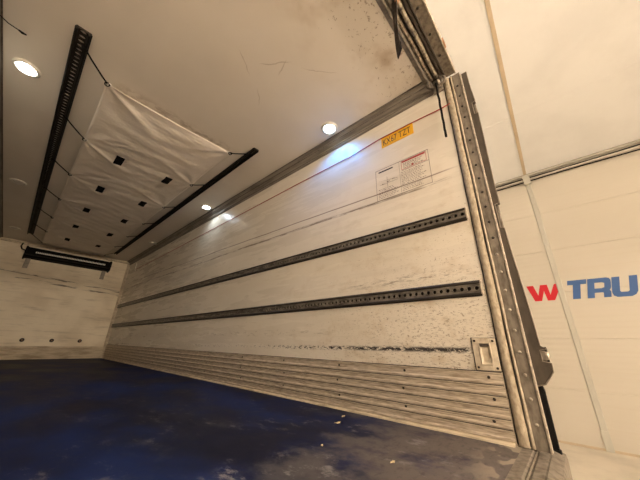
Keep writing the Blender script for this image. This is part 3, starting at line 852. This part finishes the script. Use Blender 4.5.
# ================================================================== ceiling lights
def led(x, y, label, color=None, power=0.0, lens=0.0, lens_color=None):
    t = thing('ceiling_light', label, 'light', (x, y, ZC - .03), 'round ceiling lights')
    obj('bezel', lathe(NB(), [(.088, 0), (.088, .006), (.082, .014), (.070, .018), (.062, .014), (.060, .006), (.060, 0)], 32, (x, y, ZC), (0, 0, -1)), 'white', t, True)
    if color:
        mt = emit('led_lens', lens_color or color, lens)
        lm = 'white'
    else:
        mt = M['white']
    obj('lens', lathe(NB(), [(.061, .004), (.055, .012), (.040, .016), (.020, .018), (0, .0185)], 24, (x, y, ZC), (0, 0, -1)), mt, t, True)
    if color:
        chip = emit('led_chip', tuple(.5 + .5 * c for c in (lens_color or color)), lens * 3)
        for i in range(7):
            a = i * math.pi / 3
            r = 0 if i == 6 else .030
            obj('led_chip', lathe(NB(), [(.0085, .016), (.0085, .0225), (0, .0235)], 8, (x + r * math.cos(a), y + r * math.sin(a), ZC), (0, 0, -1)), chip, t)
        ld = bpy.data.lights.new('led_light', 'SPOT')
        ld.energy = power; ld.color = color; ld.shadow_soft_size = .03
        ld.spot_size = math.radians(150); ld.spot_blend = .5
        lo = bpy.data.objects.new('led_light', ld)
        COL.objects.link(lo); lo.parent = t
        lo.location = (0, 0, .03 - .045)
    return t
led(1.652, 1.40, 'lit cool blue-white ceiling light above the yellow number plate sticker', (.0, .30, 1.0), 9 * LED_POWER, 2.6, (.62, .83, 1.0))
led(1.655, 4.09, 'lit ceiling light midway along the side wall coving', (.80, .92, 1.0), 2.2 * LED_POWER, 5)
led(-.510, 2.90, 'lit ceiling light at the far left, beside the left rail', (1.0, .95, .84), 3 * LED_POWER, 8)
led(-.495, 5.50, 'unlit ceiling light behind the lit one on the left')
led(1.690, 6.78, 'unlit ceiling light farthest along the side wall coving')
led(-.480, 8.10, 'unlit ceiling light at the far left end near the bulkhead')

# ================================================================== things on the right wall
# red cord
pts = [(.30, 2.262), (.38, 2.256), (.62, 2.268), (.93, 2.272), (1.25, 2.246), (1.30, 2.240), (1.36, 2.246), (2.0, 2.245), (3.2, 2.232), (4.5, 2.22), (6.5, 2.20), (8.35, 2.21)]
tag(obj('red_cord', tube(NB(), [(XR - .008, y, ZF + z) for y, z in pts], .0042, 6), 'red', None, True), 'thin red cord running along the top of the side wall', 'cord')
hk = thing('cord_anchor', 'small white cord anchor high in the far corner of the side wall', 'anchor', (XR - .02, 8.38, ZF + 2.17))
obj('anchor_plate', box(NB(), XR - .02, XR, 8.33, 8.43, ZF + 2.30, ZF + 2.38, .006), 'white', hk)
obj('anchor_plate', box(NB(), XR - .02, XR, 8.30, 8.40, ZF + 2.18, ZF + 2.26, .006), 'white', hk)
obj('anchor_stem', tube(NB(), [(XR - .012, 8.36, ZF + 2.2), (XR - .012, 8.37, ZF + 2.36)], .008, 6), 'white', hk, True)

def text_mesh(body, size, name):
    cu = bpy.data.curves.new(name, 'FONT')
    cu.body = body; cu.size = size; cu.align_x = 'LEFT'; cu.extrude = .0004
    cu.resolution_u = 3
    to = bpy.data.objects.new(name, cu)
    COL.objects.link(to)
    dg = bpy.context.evaluated_depsgraph_get()
    me = bpy.data.meshes.new_from_object(to.evaluated_get(dg))
    bpy.data.objects.remove(to); bpy.data.curves.remove(cu)
    return me
def wall_text(body, y_left, y_right, z0, z1, d, m, parent, name='printed_text', embolden=0.0):
    """text on the right wall reading towards -y (towards the doorway)"""
    me = text_mesh(body, 1.0, name)
    xs = [v.co.x for v in me.vertices]; ys = [v.co.y for v in me.vertices]
    x0, x1, y0, y1 = min(xs), max(xs), min(ys), max(ys)
    bm = NB(); bm.from_mesh(me); bpy.data.meshes.remove(me)
    for v in bm.verts:
        u = (v.co.x - x0) / (x1 - x0); w = (v.co.y - y0) / (y1 - y0)
        v.co = Vector((XR - d - (0.0006 if v.co.z > 0 else 0), y_left + (y_right - y_left) * u, z0 + (z1 - z0) * w))
    return obj(name, bm, m, parent)

np_ = thing('number_sticker', 'yellow registration number sticker high on the side wall', 'sticker', (XR, .77, ZF + 2.16))
obj('backing', box(NB(), XR - .0025, XR - .0002, .615, .922, ZF + 2.158, ZF + 2.270), 'yellow', np_)
wall_text('KX67 TZT', .905, .640, ZF + 2.180, ZF + 2.248, .0026, 'ink', np_)

sg = thing('load_notice', 'printed loading notice with red heading box below the yellow sticker', 'notice', (XR, .765, ZF + 1.62))
zt, zb, yl, yr = ZF + 1.937, ZF + 1.622, 1.005, .525
def bar(y0, y1, z0, z1, m, name):
    return obj(name, box(NB(), XR - .0014, XR - .0002, min(y0, y1), max(y0, y1), min(z0, z1), max(z0, z1)), m, sg)
for (a, b, c, d_) in ((yl, yr, zt - .004, zt), (yl, yr, zb, zb + .003), (yl - .003, yl, zb, zt), (yr, yr + .003, zb, zt), (.775, .777, zb, zt), (.76, yr, zt - .105, zt - .102)):
    bar(a, b, c, d_, 'greyink', 'border_line')
bar(.975, .835, zt - .035, zt - .022, 'ink', 'heading')
for (a, b, c, d_) in ((.755, .545, zt - .012, zt - .009), (.755, .545, zt - .095, zt - .092), (.757, .754, zt - .095, zt - .009), (.547, .544, zt - .095, zt - .009)):
    bar(a, b, c, d_, 'redink', 'red_border')
bar(.750, .552, zt - .027, zt - .014, 'redink', 'red_heading')
bm = NB()
def scribble(y0, y1, z, h=.005):
    y = y0
    while y > y1:
        w = random.uniform(.006, .022)
        e = max(y - w, y1)
        box(bm, XR - .0014, XR - .0002, e, y, z, z + h * random.uniform(.6, 1.0))
        y = e - random.uniform(.004, .008)
for k in range(5): scribble(.74, .60 + random.uniform(-.04, .03), zt - .042 - k * .011)
for k in range(13): scribble(.765, .535 + random.uniform(0, .07), zt - .122 - k * .0145)
for k in range(7): scribble(.985, .80 + random.uniform(0, .05), zb + .105 - k * .0145)
for (a, z) in ((.95, .15), (.90, .16), (.85, .17)): scribble(a, a - .025, zb + z, .010)
o = obj('small_print', bm, 'greyink', sg); o['kind'] = 'stuff'
bm = NB()
prism(bm, [(.975, zt - .12), (.972, zt - .12), (.80, zt - .15), (.80, zt - .147)], 'x', XR - .0014, XR - .0002)
box(bm, XR - .0014, XR - .0002, .895, .897, zt - .20, zt - .10); box(bm, XR - .0014, XR - .0002, .80, .97, zt - .165, zt - .163)
obj('load_diagram', bm, 'greyink', sg)
bar(.668, .652, zt - .088, zt - .070, 'redink', 'warning_mark')

# recessed lashing plate
rp = thing('lashing_plate', 'cream recessed lashing plate riveted above the kick boards', 'plate', (XR, .387, ZF + .338))
y0, y1, z0, z1 = .327, .447, ZF + .334, ZF + .502
iy0, iy1, iz0, iz1 = .358, .412, z0 + .030, z1 - .026
for (a, b, c, d_) in ((y0, iy0, z0, z1), (iy1, y1, z0, z1), (iy0, iy1, z0, iz0), (iy0, iy1, iz1, z1)):
    obj('plate_rim', box(NB(), XR - .010, XR, a, b, c, d_, .002), 'recess', rp)
bm = NB()
lip = [(iy0, iz0), (iy1, iz0), (iy1, iz1), (iy0, iz1)]; inn = [(iy0 + .012, iz0 + .014), (iy1 - .012, iz0 + .014), (iy1 - .006, iz1 - .006), (iy0 + .012, iz1 - .006)]
A = [bm.verts.new((XR - .0098, a, b)) for a, b in lip]; B = [bm.verts.new((XR - .0012, a, b)) for a, b in inn]
for i in range(4): bm.faces.new((A[i], A[(i + 1) % 4], B[(i + 1) % 4], B[i]))
bm.faces.new(B)
bmesh.ops.recalc_face_normals(bm, faces=bm.faces)
obj('pocket', bm, 'recess', rp)
obj('pocket_lip', tube(NB(), [(XR - .011, a, b) for a, b in lip], .004, 6, True), 'recess', rp, True)
obj('finger_bar', box(NB(), XR - .014, XR - .008, iy0 + .004, iy1 - .002, iz1 - .018, iz1 - .004, .002), 'darksteel', rp)
for (a, b) in ((y0 + .014, z0 + .014), (y1 - .014, z0 + .014), (y0 + .014, z1 - .014), (y1 - .014, z1 - .014)):
    obj('screw', lathe(NB(), [(.007, 0), (.006, .003), (0, .004)], 8, (XR - .010, a, b), (-1, 0, 0)), 'darkbolt_and_shade', rp, True)
obj('plate_shadow_gap', tube(NB(), [(XR - .002, y0 - .002, z0 - .002), (XR - .002, y1 + .002, z0 - .002), (XR - .002, y1 + .002, z1 + .002), (XR - .002, y0 - .002, z1 + .002)], .0035, 5, True), 'darkbolt_and_shade', rp, True)

# ================================================================== front bulkhead equipment
ev = thing('air_outlet', 'long black air outlet with a grille strip painted bright as reflected light on the front bulkhead', 'air outlet', (.6, YB - .08, ZF + 2.16))
X0, X1 = -.20, 1.38
obj('casing', prism(NB(), [(YB + .02, ZF + 2.17), (YB - .14, ZF + 2.19), (YB - .17, ZF + 2.24), (YB - .16, ZF + 2.36), (YB - .12, ZF + 2.42), (YB + .02, ZF + 2.43)], 'x', X0, X1), 'blackbox', ev)
for xe in (X0 - .03, X1 + .0):
    obj('end_cheek', prism(NB(), [(YB + .02, ZF + 2.15), (YB - .16, ZF + 2.18), (YB - .19, ZF + 2.24), (YB - .18, ZF + 2.37), (YB - .13, ZF + 2.44), (YB + .02, ZF + 2.45)], 'x', xe, xe + .03), 'blackbox', ev)
obj('lower_lip', box(NB(), X0, X1, YB - .185, YB - .16, ZF + 2.225, ZF + 2.25, .004), 'rail', ev)
nsl = 44
f0 = None
for i in range(nsl):
    xs = X0 + .16 + (X1 - X0 - .28) * i / (nsl - 1)
    if f0 is None:
        f0 = obj('grille_glint_fin', prism(NB(), [(xs - .012, ZF + 2.300), (xs, ZF + 2.290), (xs + .012, ZF + 2.300), (xs + .004, ZF + 2.330), (xs - .004, ZF + 2.330)], 'y', YB - .19, YB - .155), 'grille', ev)
        fb = f0.location + wloc(ev) - Vector((xs, 0, 0))
    else:
        clone(f0, Vector((xs, 0, 0)) + fb, ev)
for xb in (-.17, 1.27):
    obj('bracket', box(NB(), xb, xb + .085, YB - .012, YB + .02, ZF + 1.95, ZF + 2.19, .003), 'grey', ev)
obj('feed_hose', tube(NB(), [(X0 - .02, YB - .05, ZF + 2.34), (X0 - .09, YB - .05, ZF + 2.36), (X0 - .12, YB - .05, ZF + 2.42), (X0 - .11, YB - .04, ZF + 2.50)], .014, 7), 'rubber', ev, True)
for xk, lb in ((.297, 'left'), (.779, 'middle'), (1.287, 'right')):
    t = thing('wall_plug', 'small dark plug low on the front bulkhead, %s of three' % lb, 'plug', (xk, YB, ZF + .37), 'bulkhead plugs')
    obj('plug_disc', lathe(NB(), [(.040, -.02), (.040, .006), (.030, .012), (0, .014)], 14, (xk, YB + .012, ZF + .40), (0, -1, 0)), 'darkbolt_and_shade', t, True)
    obj('plug_pin', lathe(NB(), [(.012, 0), (.012, .02), (0, .024)], 8, (xk, YB, ZF + .40), (0, -1, 0)), 'rust', t, True)

# ================================================================== scraps on the floor
def leaf(x, y, s, rot, label):
    bm = NB()
    n = 9
    cen = bm.verts.new((x, y, ZF + .010))
    rim = []
    for i in range(n):
        a = 2 * math.pi * i / n + rot
        r = s * (1 + .35 * math.sin(i * 2.3 + rot * 3)) * (1.0 if i % 2 else .75)
        rim.append(bm.verts.new((x + r * math.cos(a) * 1.3, y + r * math.sin(a) * .7, ZF + .0025 + .008 * abs(math.sin(i * 1.7 + rot)))))
    for i in range(n): bm.faces.new((cen, rim[i], rim[(i + 1) % n]))
    r = bmesh.ops.extrude_face_region(bm, geom=list(bm.faces))
    bmesh.ops.translate(bm, verts=[v for v in r['geom'] if isinstance(v, bmesh.types.BMVert)], vec=(0, 0, -.002))
    bmesh.ops.recalc_face_normals(bm, faces=bm.faces)
    tag(obj('dry_leaf', bm, 'leaf'), label, 'leaf', 'dry leaf scraps on the blue floor')
leaf(1.512, 1.188, .017, .3, 'curled pale leaf scrap on the blue floor, larger of the pair by the wall')
leaf(1.665, 1.262, .012, 1.4, 'small pale leaf scrap on the blue floor, closest to the kick boards')
leaf(1.214, .668, .012, 2.2, 'pale leaf scrap on the worn grey floor nearest the sill')
leaf(1.150, 1.000, .005, .8, 'tiny pale crumb on the blue floor, farthest left of the scraps')
